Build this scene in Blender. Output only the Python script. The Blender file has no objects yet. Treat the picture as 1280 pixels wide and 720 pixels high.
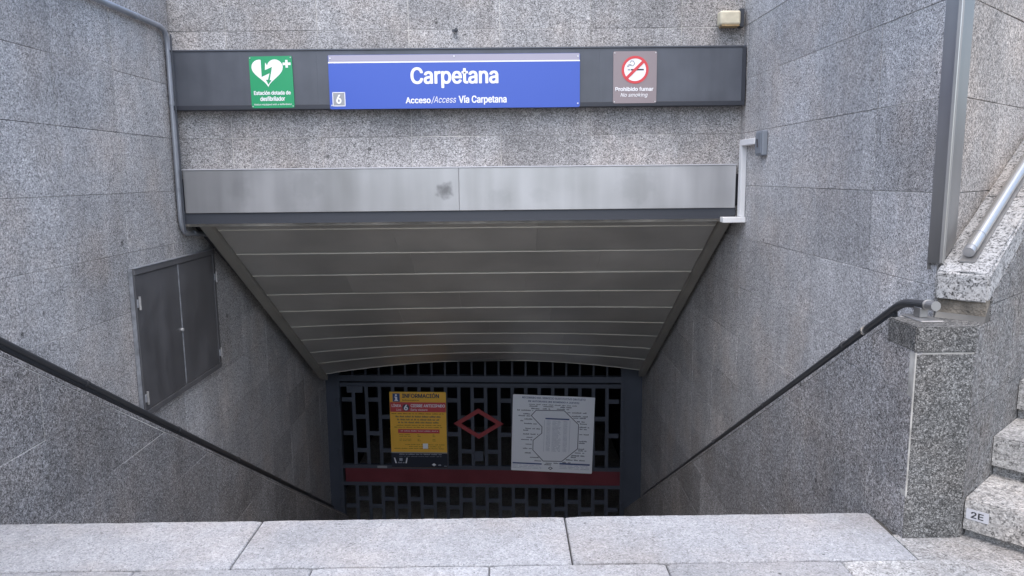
import bpy, bmesh, math, random
from mathutils import Vector, Matrix
random.seed(7)
S = bpy.context.scene
C = S.collection
R = math.radians

# ------------------------------------------------------------------ camera
F, PITCH, ROLL, YAW = 930.0, R(8.56), 0.010, R(0.45)
fw = Vector((math.sin(YAW)*math.cos(PITCH), math.cos(YAW)*math.cos(PITCH), -math.sin(PITCH)))
r0 = Vector((math.cos(YAW), -math.sin(YAW), 0.0))
u0 = r0.cross(fw)
rr = r0*math.cos(ROLL) - u0*math.sin(ROLL)
uu = u0*math.cos(ROLL) + r0*math.sin(ROLL)
cam = bpy.data.cameras.new('camera')
cam.sensor_width = 36.0
cam.lens = F/1280.0*36.0
cam.clip_start = 0.05
cam.clip_end = 500
co = bpy.data.objects.new('camera', cam)
C.objects.link(co)
m = Matrix.Identity(4)
for i in range(3):
    m[i][0], m[i][1], m[i][2] = rr[i], uu[i], -fw[i]
m[0][3], m[1][3], m[2][3] = 0, 0, 1.6
co.matrix_world = m
S.camera = co

# ------------------------------------------------------------------ sky, sun, exposure
SUN_EL, SUN_AZ = R(66), R(184)        # veiled sun behind the camera: soft, nearly shadowless daylight
w = bpy.data.worlds.new('World')
S.world = w
w.use_nodes = True
nt = w.node_tree
bg = nt.nodes['Background']
sky = nt.nodes.new('ShaderNodeTexSky')
sky.sky_type = 'NISHITA'
sky.sun_disc = False
sky.sun_elevation = SUN_EL
sky.sun_rotation = SUN_AZ
sky.air_density = 1.0
sky.dust_density = 3.0
sky.ozone_density = 1.0
nt.links.new(sky.outputs[0], bg.inputs[0])
bg.inputs[1].default_value = 0.15
sl = bpy.data.lights.new('sun', 'SUN')
sl.energy = 1.15
sl.angle = R(110)
sl.color = (0.97, 0.985, 1.0)
so = bpy.data.objects.new('sun', sl)
C.objects.link(so)
sd = Vector((math.sin(SUN_AZ)*math.cos(SUN_EL), math.cos(SUN_AZ)*math.cos(SUN_EL), math.sin(SUN_EL)))
so.rotation_euler = sd.to_track_quat('Z', 'Y').to_euler()
so.location = (0, -12, 20)
S.view_settings.view_transform = 'Standard'
S.view_settings.look = 'None'
S.view_settings.exposure = 1.2
S.view_settings.gamma = 1.0

# ------------------------------------------------------------------ layout constants (metres; landing at z = 0)
XR, XL, YB = 1.99, -2.75, 6.37           # upper side walls, wall over the entrance
XRL, XLL = 1.745, -2.50                  # faces of the low stair walls that carry the handrails
EDGE = 3.33                              # top stair edge
TOP = 3.12
SL = 0.595                               # stair slope
KN = 3.32                                # knee of the low walls
LZ = 0.945                               # ledge height
COURSE0, COURSE = 0.21, 0.431
D = Vector((0.743, 0.669, 0)).normalized()   # side stairs climb this way
N = Vector((D.y, -D.x, 0))
UC = Vector((1.99, 3.36, 0))             # corner of the upper walls
CWID = .212
BC = UC + N*CWID                        # foot of the coping end
PY = 3.085                               # front of the pillar
PB = BC + D*((2.0-BC.x)/D.x)              # pillar's outer corner
def zl(y):
    return LZ - SL*max(0.0, y-KN)
SOFT = math.tan(R(32.5))

# ------------------------------------------------------------------ materials
def mat(name, col, rough=0.6, metal=0.0, var=0.0, vscale=3.0, bump=0.0, bscale=60.0, streak=0.0, spec=0.5):
    ma = bpy.data.materials.new(name)
    ma.use_nodes = True
    n, l = ma.node_tree.nodes, ma.node_tree.links
    b = n['Principled BSDF']
    b.inputs['Base Color'].default_value = (*col, 1)
    b.inputs['Roughness'].default_value = rough
    b.inputs['Metallic'].default_value = metal
    b.inputs['Specular IOR Level'].default_value = spec
    if var or streak or bump:
        g = n.new('ShaderNodeNewGeometry')
    if var or streak:
        fac = None
        def noise(scale, sc3, lo, hi, det=5):
            mp = n.new('ShaderNodeMapping'); mp.inputs['Scale'].default_value = sc3
            l.new(g.outputs['Position'], mp.inputs[0])
            t = n.new('ShaderNodeTexNoise'); t.inputs['Scale'].default_value = scale; t.inputs['Detail'].default_value = det
            l.new(mp.outputs[0], t.inputs['Vector'])
            mr = n.new('ShaderNodeMapRange'); mr.inputs[1].default_value = .3; mr.inputs[2].default_value = .7
            mr.inputs[3].default_value = lo; mr.inputs[4].default_value = hi
            l.new(t.outputs['Fac'], mr.inputs[0])
            return mr.outputs[0]
        a = noise(vscale, (1, 1, 1), 1-var, 1+var)
        if streak:
            s = noise(vscale*3, (1, 1, .08), 1-streak, 1+streak, 3)
            mu = n.new('ShaderNodeMath'); mu.operation = 'MULTIPLY'
            l.new(a, mu.inputs[0]); l.new(s, mu.inputs[1]); a = mu.outputs[0]
        oi = n.new('ShaderNodeObjectInfo')
        mo = n.new('ShaderNodeMapRange'); mo.inputs[3].default_value = 1-var*.6; mo.inputs[4].default_value = 1+var*.6
        l.new(oi.outputs['Random'], mo.inputs[0])
        m2 = n.new('ShaderNodeMath'); m2.operation = 'MULTIPLY'; l.new(a, m2.inputs[0]); l.new(mo.outputs[0], m2.inputs[1])
        mx = n.new('ShaderNodeVectorMath'); mx.operation = 'SCALE'; mx.inputs[0].default_value = col
        l.new(m2.outputs[0], mx.inputs['Scale'])
        l.new(mx.outputs[0], b.inputs['Base Color'])
        rm = n.new('ShaderNodeMath'); rm.operation = 'MULTIPLY'; rm.inputs[1].default_value = rough
        l.new(a, rm.inputs[0]); l.new(rm.outputs[0], b.inputs['Roughness'])
    if bump:
        t = n.new('ShaderNodeTexNoise'); t.inputs['Scale'].default_value = bscale; t.inputs['Detail'].default_value = 4
        l.new(g.outputs['Position'], t.inputs['Vector'])
        bp = n.new('ShaderNodeBump'); bp.inputs['Strength'].default_value = bump; bp.inputs['Distance'].default_value = .01
        l.new(t.outputs['Fac'], bp.inputs['Height']); l.new(bp.outputs[0], b.inputs['Normal'])
    return ma

def granite(name, tones, scale=120.0, coarse=.35, stain=.16, streak=.10, tint=(1, 1, 1), rust=0.0, bump=.5, rough=.72, pits=2.6):
    """speckled granite: tones = [(position, grey), ...] of the mineral grains"""
    ma = bpy.data.materials.new(name)
    ma.use_nodes = True
    n, l = ma.node_tree.nodes, ma.node_tree.links
    b = n['Principled BSDF']
    b.inputs['Specular IOR Level'].default_value = .35
    g = n.new('ShaderNodeNewGeometry')
    oi = n.new('ShaderNodeObjectInfo')
    sc = n.new('ShaderNodeMath'); sc.operation = 'MULTIPLY'; sc.inputs[1].default_value = 37.0
    l.new(oi.outputs['Random'], sc.inputs[0])
    ad = n.new('ShaderNodeVectorMath'); ad.operation = 'ADD'
    l.new(g.outputs['Position'], ad.inputs[0]); l.new(sc.outputs[0], ad.inputs[1])
    def vor(s):
        v = n.new('ShaderNodeTexVoronoi'); v.inputs['Scale'].default_value = s
        l.new(ad.outputs[0], v.inputs['Vector'])
        sp = n.new('ShaderNodeSeparateColor'); l.new(v.outputs['Color'], sp.inputs[0])
        return sp.outputs[0], v
    def ramp(src, pts):
        r = n.new('ShaderNodeValToRGB')
        e = r.color_ramp.elements
        while len(e) < len(pts): e.new(.5)
        for i, (p, c) in enumerate(pts):
            e[i].position = p; e[i].color = (c, c, c, 1)
        l.new(src, r.inputs[0]); return r.outputs[0]
    v1, vn = vor(scale)
    v2, _ = vor(scale*.42)
    c1 = ramp(v1, tones); c2 = ramp(v2, tones)
    mx = n.new('ShaderNodeMix'); mx.data_type = 'RGBA'; mx.inputs[0].default_value = coarse
    l.new(c1, mx.inputs[6]); l.new(c2, mx.inputs[7])
    def noise(vec, s, lo, hi, a=.3, c=.7, det=6):
        t = n.new('ShaderNodeTexNoise'); t.inputs['Scale'].default_value = s; t.inputs['Detail'].default_value = det
        t.inputs['Roughness'].default_value = .6
        l.new(vec, t.inputs['Vector'])
        mr = n.new('ShaderNodeMapRange'); mr.inputs[1].default_value = a; mr.inputs[2].default_value = c
        mr.inputs[3].default_value = lo; mr.inputs[4].default_value = hi
        l.new(t.outputs['Fac'], mr.inputs[0]); return mr.outputs[0]
    def mul(a, c):
        q = n.new('ShaderNodeMath'); q.operation = 'MULTIPLY'; l.new(a, q.inputs[0]); l.new(c, q.inputs[1]); return q.outputs[0]
    st = noise(g.outputs['Position'], 1.3, 1-stain, 1+stain)
    mp = n.new('ShaderNodeMapping'); mp.inputs['Scale'].default_value = (1, 1, .12)
    l.new(g.outputs['Position'], mp.inputs[0])
    st = mul(st, noise(mp.outputs[0], 7, 1-streak, 1+streak))
    st = mul(st, noise(g.outputs['Position'], 14, .93, 1.07))
    mo = n.new('ShaderNodeMapRange'); mo.inputs[3].default_value = .85; mo.inputs[4].default_value = 1.11
    l.new(oi.outputs['Random'], mo.inputs[0])
    st = mul(st, mo.outputs[0])
    # small dark pits
    pv = n.new('ShaderNodeTexVoronoi'); pv.inputs['Scale'].default_value = pits
    l.new(g.outputs['Position'], pv.inputs['Vector'])
    pr = n.new('ShaderNodeMapRange'); pr.inputs[1].default_value = .03; pr.inputs[2].default_value = .055
    pr.inputs[3].default_value = .35; pr.inputs[4].default_value = 1.0
    l.new(pv.outputs['Distance'], pr.inputs[0])
    st = mul(st, pr.outputs[0])
    v = n.new('ShaderNodeVectorMath'); v.operation = 'SCALE'
    l.new(mx.outputs[2], v.inputs[0]); l.new(st, v.inputs['Scale'])
    tc = n.new('ShaderNodeVectorMath'); tc.operation = 'MULTIPLY'
    l.new(v.outputs[0], tc.inputs[0])
    # warm, rusty patches against the stone's cool grey
    tm = n.new('ShaderNodeMix'); tm.data_type = 'RGBA'
    tm.inputs[6].default_value = (*tint, 1)
    tm.inputs[7].default_value = (tint[0]*1.08, tint[1]*1.0, tint[2]*.93, 1)
    tf = noise(g.outputs['Position'], 1.9, 0, 1, .45, .75)
    l.new(tf, tm.inputs[0])
    l.new(tm.outputs[2], tc.inputs[1])
    last = tc.outputs[0]
    if rust:
        rm = n.new('ShaderNodeMix'); rm.data_type = 'RGBA'
        rm.inputs[7].default_value = (.16, .10, .05, 1)
        rf = noise(g.outputs['Position'], 9, 0, rust, .42, .68)
        l.new(rf, rm.inputs[0]); l.new(last, rm.inputs[6]); last = rm.outputs[2]
    l.new(last, b.inputs['Base Color'])
    b.inputs['Roughness'].default_value = rough
    bn = n.new('ShaderNodeTexNoise'); bn.inputs['Scale'].default_value = scale*.8; bn.inputs['Detail'].default_value = 3
    l.new(ad.outputs[0], bn.inputs['Vector'])
    bp = n.new('ShaderNodeBump'); bp.inputs['Strength'].default_value = bump; bp.inputs['Distance'].default_value = .003
    l.new(bn.outputs['Fac'], bp.inputs['Height']); l.new(bp.outputs[0], b.inputs['Normal'])
    return ma

M = {}
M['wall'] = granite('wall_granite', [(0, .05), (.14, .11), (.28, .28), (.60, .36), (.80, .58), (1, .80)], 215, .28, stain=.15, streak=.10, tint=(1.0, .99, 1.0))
M['shaded_lintel_granite'] = granite('shaded_lintel_granite', [(0, .04), (.14, .09), (.28, .22), (.60, .29), (.80, .46), (1, .62)], 195, .26, stain=.17, streak=.15, tint=(1.0, .99, 1.0))  # same stone as the side walls, shade put into its darker colour
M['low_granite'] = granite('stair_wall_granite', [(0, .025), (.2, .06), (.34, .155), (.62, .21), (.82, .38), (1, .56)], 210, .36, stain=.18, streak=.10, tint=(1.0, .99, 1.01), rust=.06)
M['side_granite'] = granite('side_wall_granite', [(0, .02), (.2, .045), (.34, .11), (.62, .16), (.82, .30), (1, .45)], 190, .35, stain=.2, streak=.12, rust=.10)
M['warm_bounce_granite'] = granite('warm_bounce_wall_granite', [(0, .05), (.16, .10), (.30, .22), (.60, .28), (.80, .46), (1, .64)], 190, .30, stain=.18, streak=.12, tint=(1.06, .99, .93), rust=.05)  # warm reflected light is put into this stone's tint
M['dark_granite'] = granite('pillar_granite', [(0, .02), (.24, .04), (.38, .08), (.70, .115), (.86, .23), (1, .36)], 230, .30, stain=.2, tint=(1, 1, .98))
M['coping'] = granite('coping_granite', [(0, .03), (.22, .06), (.30, .34), (.7, .35), (1, .50)], 165, .4)
M['paving'] = granite('paving_granite', [(0, .12), (.10, .22), (.24, .30), (.75, .345), (1, .48)], 210, .34, stain=.16, streak=.0, tint=(.97, .985, 1.03), bump=.9, pits=6)
M['paving_dirty'] = granite('dirty_paving_granite', [(0, .08), (.16, .18), (.30, .30), (.75, .38), (1, .58)], 185, .38, stain=.28, streak=.0, pits=7, rust=.10, bump=.9)
M['step'] = granite('step_granite', [(0, .06), (.16, .14), (.32, .30), (.75, .40), (1, .62)], 165, .4, stain=.22, tint=(1.02, 1, .97), bump=1.0)
M['riser'] = granite('riser_granite', [(0, .08), (.2, .14), (.35, .24), (.75, .32), (1, .46)], 190, .25, stain=.2, rust=.3, bump=1.0)
M['mortar'] = mat('joint_mortar', (.32, .31, .29), .95, var=.92, vscale=1.7)
M['dirty_joint'] = mat('dirty_joint', (.05, .047, .042), .95, var=.5, vscale=6)
M['pale_mortar'] = mat('pale_mortar', (.27, .26, .24), .95, var=.45, vscale=12)
M['old_mortar'] = mat('old_mortar', (.16, .14, .115), .95, var=.5, vscale=14, bump=1.0, bscale=90)
M['concrete'] = mat('concrete', (.16, .16, .16), .9, var=.2, vscale=2)
M['dark_floor'] = mat('dark_floor', (.06, .06, .06), .8, var=.2)
M['asphalt'] = mat('asphalt', (.05, .05, .05), .9, var=.2)
M['steel'] = mat('brushed_steel', (.47, .47, .475), .42, .8, var=.10, vscale=1.6, streak=.12)
def smudges(ma, spots):
    """dark rubbed marks on the metal: (x, y, z, radius, darkness)"""
    n, l = ma.node_tree.nodes, ma.node_tree.links
    b = n['Principled BSDF']; src = b.inputs['Base Color'].links[0].from_socket
    g = n.new('ShaderNodeNewGeometry')
    t = n.new('ShaderNodeTexNoise'); t.inputs['Scale'].default_value = 14; t.inputs['Detail'].default_value = 5
    l.new(g.outputs['Position'], t.inputs['Vector'])
    for x, y, z, r, k in spots:
        d = n.new('ShaderNodeVectorMath'); d.operation = 'DISTANCE'; d.inputs[1].default_value = (x, y, z)
        l.new(g.outputs['Position'], d.inputs[0])
        a = n.new('ShaderNodeMath'); a.operation = 'MULTIPLY_ADD'; a.inputs[1].default_value = r*1.6; a.inputs[2].default_value = -r*.8
        l.new(t.outputs['Fac'], a.inputs[0])
        q = n.new('ShaderNodeMath'); q.operation = 'ADD'; l.new(a.outputs[0], q.inputs[0]); l.new(d.outputs['Value'], q.inputs[1])
        m_ = n.new('ShaderNodeMapRange'); m_.inputs[1].default_value = r*.35; m_.inputs[2].default_value = r*1.1
        m_.inputs[3].default_value = 1-k; m_.inputs[4].default_value = 1; m_.interpolation_type = 'SMOOTHSTEP'
        l.new(q.outputs[0], m_.inputs[0])
        v = n.new('ShaderNodeVectorMath'); v.operation = 'SCALE'; l.new(src, v.inputs[0]); l.new(m_.outputs[0], v.inputs['Scale']); src = v.outputs[0]
    l.new(src, b.inputs['Base Color'])
smudges(M['steel'], [(-.50, 6.25, 1.49, .075, .55), (.30, 6.25, 1.44, .09, .07), (-1.65, 6.25, 1.53, .16, .12), (-.05, 6.25, 1.40, .12, .10), (1.1, 6.25, 1.5, .18, .10), (-2.2, 6.25, 1.5, .12, .10)])
M['post_steel'] = mat('post_steel', (.33, .32, .31), .45, .8, var=.08, vscale=3, streak=.08)
M['rail_steel'] = mat('polished_steel', (.60, .585, .56), .30, .9)
M['soffit'] = mat('soffit_metal', (.41, .40, .38), .40, .3, var=.16, vscale=1.5)
M['soffit_edge'] = mat('soffit_edge_metal', (.52, .50, .44), .4, .3)
M['soffit_trim'] = mat('soffit_side_trim', (.27, .26, .235), .5, .2, var=.15)
M['lip'] = mat('dark_lip_paint', (.045, .05, .062), .5)
M['band'] = mat('anthracite_paint', (.080, .088, .106), .42, var=.17, vscale=3, streak=.10)
M['band_shade_trim'] = mat('anthracite_shade_trim', (.03, .034, .045), .5)  # shade of the band's underside and end gap, put into the colour
M['cabinet'] = mat('cabinet_paint', (.095, .094, .098), .45, var=.2, vscale=3.5, streak=.12)
M['cabinet_edge'] = mat('cabinet_worn_edge', (.26, .27, .29), .5, var=.3, vscale=20)
M['conduit'] = mat('galvanised_conduit', (.34, .36, .40), .4, .5, var=.12, vscale=8)
M['white_plastic'] = mat('white_trunking', (.74, .74, .74), .5, var=.05)
M['grey_plastic'] = mat('grey_plastic_box', (.20, .22, .25), .5, var=.1)
M['cream_plastic'] = mat('yellowed_plastic', (.60, .55, .42), .6, var=.15, vscale=15)
M['rust_plastic'] = mat('rusty_edge', (.30, .21, .11), .8, var=.4, vscale=40)
M['rail'] = mat('dark_handrail_paint', (.055, .057, .062), .38, .3, var=.1)
M['rail_strip'] = mat('dark_rail_strip', (.02, .022, .026), .5)
M['gate'] = mat('gate_paint', (.066, .076, .098), .5, var=.1)
M['gate_red'] = mat('gate_red_paint', (.15, .03, .04), .5, var=.2)
M['diamond_red'] = mat('diamond_red_paint', (.30, .05, .055), .5, var=.1)
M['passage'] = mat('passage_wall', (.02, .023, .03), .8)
M['blue'] = mat('sign_blue', (.05, .105, .46), .28)
M['lilac'] = mat('sign_lilac', (.36, .34, .42), .25)
M['white'] = mat('sign_white', (.82, .82, .84), .4)
M['green'] = mat('sign_green', (.02, .30, .125), .35)
M['taupe'] = mat('sign_taupe', (.27, .225, .235), .38)
M['red'] = mat('sign_red', (.62, .06, .07), .4)
M['black'] = mat('print_black', (.02, .02, .024), .5)
M['grey'] = mat('print_grey', (.30, .31, .33), .5)
M['yellow'] = mat('poster_yellow', (.88, .50, .07), .5)
M['poster_red'] = mat('poster_red', (.60, .08, .09), .5)
M['poster_white'] = mat('poster_white', (.84, .86, .90), .5)
M['poster_dark'] = mat('poster_dark', (.025, .03, .045), .45)
M['poster_blue'] = mat('poster_blue', (.05, .09, .24), .5)
M['ink'] = mat('poster_ink', (.06, .07, .10), .6)
M['pale_ink'] = mat('poster_pale_ink', (.42, .45, .52), .6)
M['brown_ink'] = mat('poster_brown_ink', (.22, .12, .02), .6)
M['plate'] = mat('plate_aluminium', (.55, .55, .58), .45, .3)
M['hinge'] = mat('hinge_metal', (.36, .35, .34), .5, .5, var=.3, vscale=30)
M['screw'] = mat('screw_metal', (.7, .7, .7), .35, .6)
M['brick_facade'] = mat('facade_render', (.50, .36, .29), .9, var=.1, vscale=.5)

# ------------------------------------------------------------------ helpers
def mesh_obj(name, bm, m, parent=None, loc=None, smooth=False):
    me = bpy.data.meshes.new(name)
    bmesh.ops.recalc_face_normals(bm, faces=bm.faces)
    if smooth:
        for f in bm.faces: f.smooth = True
    if loc is not None:
        bmesh.ops.translate(bm, verts=bm.verts, vec=-Vector(loc))
    bm.to_mesh(me); bm.free()
    me.materials.append(M[m] if isinstance(m, str) else m)
    o = bpy.data.objects.new(name, me)
    C.objects.link(o)
    if loc is not None: o.location = loc
    if parent is not None:
        o.parent = parent
    return o
def tag(o, label, cat, group=None):
    o['label'] = label; o['category'] = cat
    if group: o['group'] = group
    return o
def thing(name, label, cat, loc=(0, 0, 0), group=None):
    o = bpy.data.objects.new(name, None); o.empty_display_size = .2
    C.objects.link(o); o.location = loc
    return tag(o, label, cat, group)
def struct(name, bm, m):
    o = mesh_obj(name, bm, m); o['kind'] = 'structure'; return o
def box(bm, lo, hi):
    (x0, y0, z0), (x1, y1, z1) = lo, hi
    v = [bm.verts.new(p) for p in ((x0,y0,z0),(x1,y0,z0),(x1,y1,z0),(x0,y1,z0),(x0,y0,z1),(x1,y0,z1),(x1,y1,z1),(x0,y1,z1))]
    for f in ((0,3,2,1),(4,5,6,7),(0,1,5,4),(1,2,6,5),(2,3,7,6),(3,0,4,7)):
        bm.faces.new([v[i] for i in f])
def bbox(lo, hi, bev=0.0, seg=1):
    bm = bmesh.new(); box(bm, lo, hi)
    if bev: bmesh.ops.bevel(bm, geom=bm.edges[:], offset=bev, segments=seg, affect='EDGES', profile=.5)
    return bm
def prism(bm, pts, ext):
    """pts: 3D polygon, ext: extrusion vector"""
    ext = Vector(ext)
    a = [bm.verts.new(p) for p in pts]; b = [bm.verts.new(Vector(p)+ext) for p in pts]
    bm.faces.new(a); bm.faces.new(b[::-1])
    for i in range(len(a)):
        j = (i+1) % len(a); bm.faces.new((a[i], b[i], b[j], a[j]))
def tube(bm, pts, r, seg=14, caps=True):
    pts = [Vector(p) for p in pts]
    rings = []
    up = None
    for i, p in enumerate(pts):
        t = ((pts[i+1]-p) if i == 0 else (p-pts[i-1]) if i == len(pts)-1 else (pts[i+1]-p).normalized()+(p-pts[i-1]).normalized()).normalized()
        if up is None:
            up = Vector((0, 0, 1)) if abs(t.z) < .9 else Vector((0, 1, 0))
            up = (up - t*up.dot(t)).normalized()
        else:
            up = (up - t*up.dot(t)).normalized()
        s = t.cross(up)
        rings.append([bm.verts.new(p + (up*math.cos(a)+s*math.sin(a))*r) for a in (2*math.pi*k/seg for k in range(seg))])
    for a, b in zip(rings, rings[1:]):
        for k in range(seg):
            bm.faces.new((a[k], a[(k+1) % seg], b[(k+1) % seg], b[k]))
    if caps:
        bm.faces.new(rings[0][::-1]); bm.faces.new(rings[-1])
def round_path(pts, rad, n=5):
    pts = [Vector(p) for p in pts]; out = [pts[0]]
    for i in range(1, len(pts)-1):
        a, b, c = pts[i-1], pts[i], pts[i+1]
        d1, d2 = (a-b).normalized(), (c-b).normalized()
        p, q = b+d1*rad, b+d2*rad
        for k in range(n+1):
            t = k/n; out.append(p*(1-t)**2 + b*2*t*(1-t) + q*t*t)
    out.append(pts[-1]); return out
def clip(poly, a, b, c):
    """keep a*x+b*y<=c"""
    out = []
    for i, p in enumerate(poly):
        q = poly[(i+1) % len(poly)]
        dp, dq = a*p[0]+b*p[1]-c, a*q[0]+b*q[1]-c
        if dp <= 0: out.append(p)
        if (dp < 0 < dq) or (dq < 0 < dp):
            t = dp/(dp-dq); out.append((p[0]+(q[0]-p[0])*t, p[1]+(q[1]-p[1])*t))
    return out
def area(p):
    return .5*sum(p[i][0]*p[(i+1) % len(p)][1]-p[(i+1) % len(p)][0]*p[i][1] for i in range(len(p)))
def inset(poly, d):
    if area(poly) < 0: poly = poly[::-1]
    res = poly
    for i in range(len(poly)):
        p, q = poly[i], poly[(i+1) % len(poly)]
        ex, ey = q[0]-p[0], q[1]-p[1]; L = math.hypot(ex, ey)
        if L < 1e-6: continue
        nx, ny = ey/L, -ex/L
        res = clip(res, nx, ny, nx*p[0]+ny*p[1]-d)
        if len(res) < 3: return []
    o = []
    for p in res:
        if not o or math.hypot(p[0]-o[-1][0], p[1]-o[-1][1]) > 1e-4: o.append(p)
    if len(o) > 1 and math.hypot(o[0][0]-o[-1][0], o[0][1]-o[-1][1]) < 1e-4: o.pop()
    return o if len(o) > 2 else []
def slab(name, poly, org, U, V, Nn, m, parent, thick=.03, gap=.0016, proud=0.0):
    """one stone slab: poly in (u,v), face at org plus proud along the outward normal Nn, chamfered arris"""
    a = inset(poly, gap)
    if not a or abs(area(a)) < .0012: return None
    b = inset(a, .0018)
    if not b or len(b) != len(a): b = a; ch = 0
    else: ch = .0018
    bm = bmesh.new()
    P = lambda q, d: org + U*q[0] + V*q[1] + Nn*d
    fr = [bm.verts.new(P(q, proud)) for q in b]
    bm.faces.new(fr)
    if ch:
        e = [bm.verts.new(P(q, proud-ch)) for q in a]
        for i in range(len(a)):
            j = (i+1) % len(a); bm.faces.new((fr[i], e[i], e[j], fr[j]))
    else: e = fr
    k = [bm.verts.new(P(q, -thick)) for q in a]
    for i in range(len(a)):
        j = (i+1) % len(a); bm.faces.new((e[i], k[i], k[j], e[j]))
    bm.faces.new(k[::-1])
    cu = sum(q[0] for q in a)/len(a); cv = sum(q[1] for q in a)/len(a)
    return mesh_obj(name, bm, m, parent, loc=P((cu, cv), 0))
def clad(parent, org, U, V, Nn, us, vs, cuts, m, name='slab', hole=None):
    for i in range(len(us)-1):
        for j in range(len(vs)-1):
            p = [(us[i], vs[j]), (us[i+1], vs[j]), (us[i+1], vs[j+1]), (us[i], vs[j+1])]
            for c in cuts:
                p = clip(p, *c)
                if len(p) < 3: break
            if len(p) < 3: continue
            if hole and hole(us[i], us[i+1], vs[j], vs[j+1]): continue
            slab(name, p, org, U, V, Nn, m, parent, proud=random.uniform(-.0008, .0024))
def grid(a, start, step, b):
    out = [a]; x = start
    while x <= a+.02: x += step
    while x < b-.02: out.append(x); x += step
    out.append(b); return out
X, Y, Z = Vector((1,0,0)), Vector((0,1,0)), Vector((0,0,1))
ZROWS = lambda lo, hi: grid(lo, COURSE0-COURSE*14, COURSE, hi)

# ------------------------------------------------------------------ ground
bm = bmesh.new()
box(bm, (-30, -40, -.30), (30, 2.0, -.022))                     # one sheet running back behind the camera
box(bm, (-2.9, 2.0, -.30), (2.05, EDGE-.03, -.022))
pav = struct('pavement', bm, 'dirty_joint')
def edge_slab(x0, x1, y0, y1, m, jag=.006, rj=.0045, right=None):
    """large granite slab with a worn, slightly ragged outline"""
    pts = []
    n = max(4, int((x1-x0)/.045))
    for k in range(n+1):
        t = k/n; x = x0+(x1-x0)*t
        y = y1 - abs(random.gauss(0, jag*.5)) - (.008 if k in (0, n) else 0)
        pts.append((x, y))
    m2 = max(3, int((x1-x0)/.09))
    back = [(x1-(x1-x0)*k/m2, y0+abs(random.gauss(0, rj))) for k in range(m2+1)]
    pts = pts + back
    bm = bmesh.new()
    top = [bm.verts.new((p[0], p[1], 0)) for p in pts]
    cx, cy = (x0+x1)/2, (y0+y1)/2
    out = []
    for p in pts:
        dx = .004 if p[0] < cx-.4*(x1-x0) else -.004 if p[0] > cx+.4*(x1-x0) else 0
        dy = -.006 if p[1] > cy else .003
        out.append((p[0]+dx, p[1]+dy))
    for v, q in zip(top, out): v.co.x, v.co.y = q
    mid = [bm.verts.new((p[0], p[1], -.006)) for p in pts]
    bot = [bm.verts.new((p[0], p[1], -.12)) for p in pts]
    bm.faces.new(top)
    for a, b in ((top, mid), (mid, bot)):
        for i in range(len(a)):
            j = (i+1) % len(a); bm.faces.new((a[i], b[i], b[j], a[j]))
    bm.faces.new(bot[::-1])
    bmesh.ops.triangulate(bm, faces=[f for f in bm.faces if len(f.verts) > 4], ngon_method='EAR_CLIP')
    return mesh_obj('paving_slab', bm, m, pav, loc=(cx, cy, 0))
xs = [-2.585, -1.162, .264, 1.712]
for a, b in zip(xs, xs[1:]):
    edge_slab(a+.003, b-.003, 2.893, EDGE, 'paving')
y = 2.887
for row in range(8):
    y0 = y-.42
    off = (row % 2)*.36
    k = 0
    x = -2.282-.733*2-off+(.0)
    while x < 4.4:
        o = edge_slab(x+.002, x+.731, y0+.004, y, 'paving' if x < 1.2 else 'paving_dirty', .0015, .001)
        x += .733
    y = y0
# slab between the top stair slab, the pillar's foot and the side steps
bm = bmesh.new()
prism(bm, [(1.718, 2.893, -.008), (3.2, 2.893, -.008), (3.2, 3.05, -.008), (2.3, 3.4, -.008), (1.99, 3.12, -.008), (1.718, 3.12, -.008)], (0, 0, -.11))
mesh_obj('paving_slab', bm, 'paving_dirty', pav)

# flight of stairs down to the gate (its profile; hidden behind the landing edge in the photograph)
bm = bmesh.new()
yy, zz, ZF = EDGE-.02, 0.0, -.17*24
for k in range(24):
    zz -= .17
    box(bm, (-2.74, yy+.0005*(k > 0), ZF-.3), (1.98, yy+.2857, min(zz, -.125)))
    yy += .2857
box(bm, (-2.99, yy+.0005, ZF-.3), (2.25, 16.4, ZF))
st = struct('stairway', bm, 'step')


# street level mass over the passage and behind the walls
bm = bmesh.new()
prism(bm, [(-3.3, YB+.33, 1.30), (-3.3, YB+.33, TOP-.05), (-3.3, 17, TOP-.05), (-3.3, 17, -.95), (-3.3, 10.1, -.95)], (5.9, 0, 0))
struct('ground', bm, 'concrete')
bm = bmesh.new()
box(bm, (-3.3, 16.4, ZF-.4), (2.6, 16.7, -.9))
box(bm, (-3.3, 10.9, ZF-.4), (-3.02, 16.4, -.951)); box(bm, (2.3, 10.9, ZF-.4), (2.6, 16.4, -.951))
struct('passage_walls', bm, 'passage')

# ------------------------------------------------------------------ granite walls
VR = grid(3.395, 4.055-.745*5, .742, 11.3)
VL = grid(.6, 4.70-.73*9, .73, 11.3)
wl = thing('granite_wall', 'tall speckled grey granite side wall on the left, carrying the twin door metal cabinet', 'wall', (XL, 5, 0))
def wall_core(parent, pts, ext):
    bm = bmesh.new(); prism(bm, pts, ext)
    o = mesh_obj('mortar_bed', bm, 'mortar', parent, loc=parent.location); return o
def setp(o):      # children are built in world metres; keep them there under an empty that is not at the origin
    for c in list(o.children):
        c.matrix_parent_inverse = Matrix.Translation(o.location).inverted()
wall_core(wl, [(XL-.0025, .6, -4.5), (XL-.0025, 11.3, -4.5), (XL-.0025, 11.3, TOP), (XL-.0025, .6, TOP)], (-.3, 0, 0))
def low_cut(side):
    return (-SL, -1, -(LZ-.10) - SL*KN)   # keep z >= LZ-.10 - SL*(y-KN)
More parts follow.
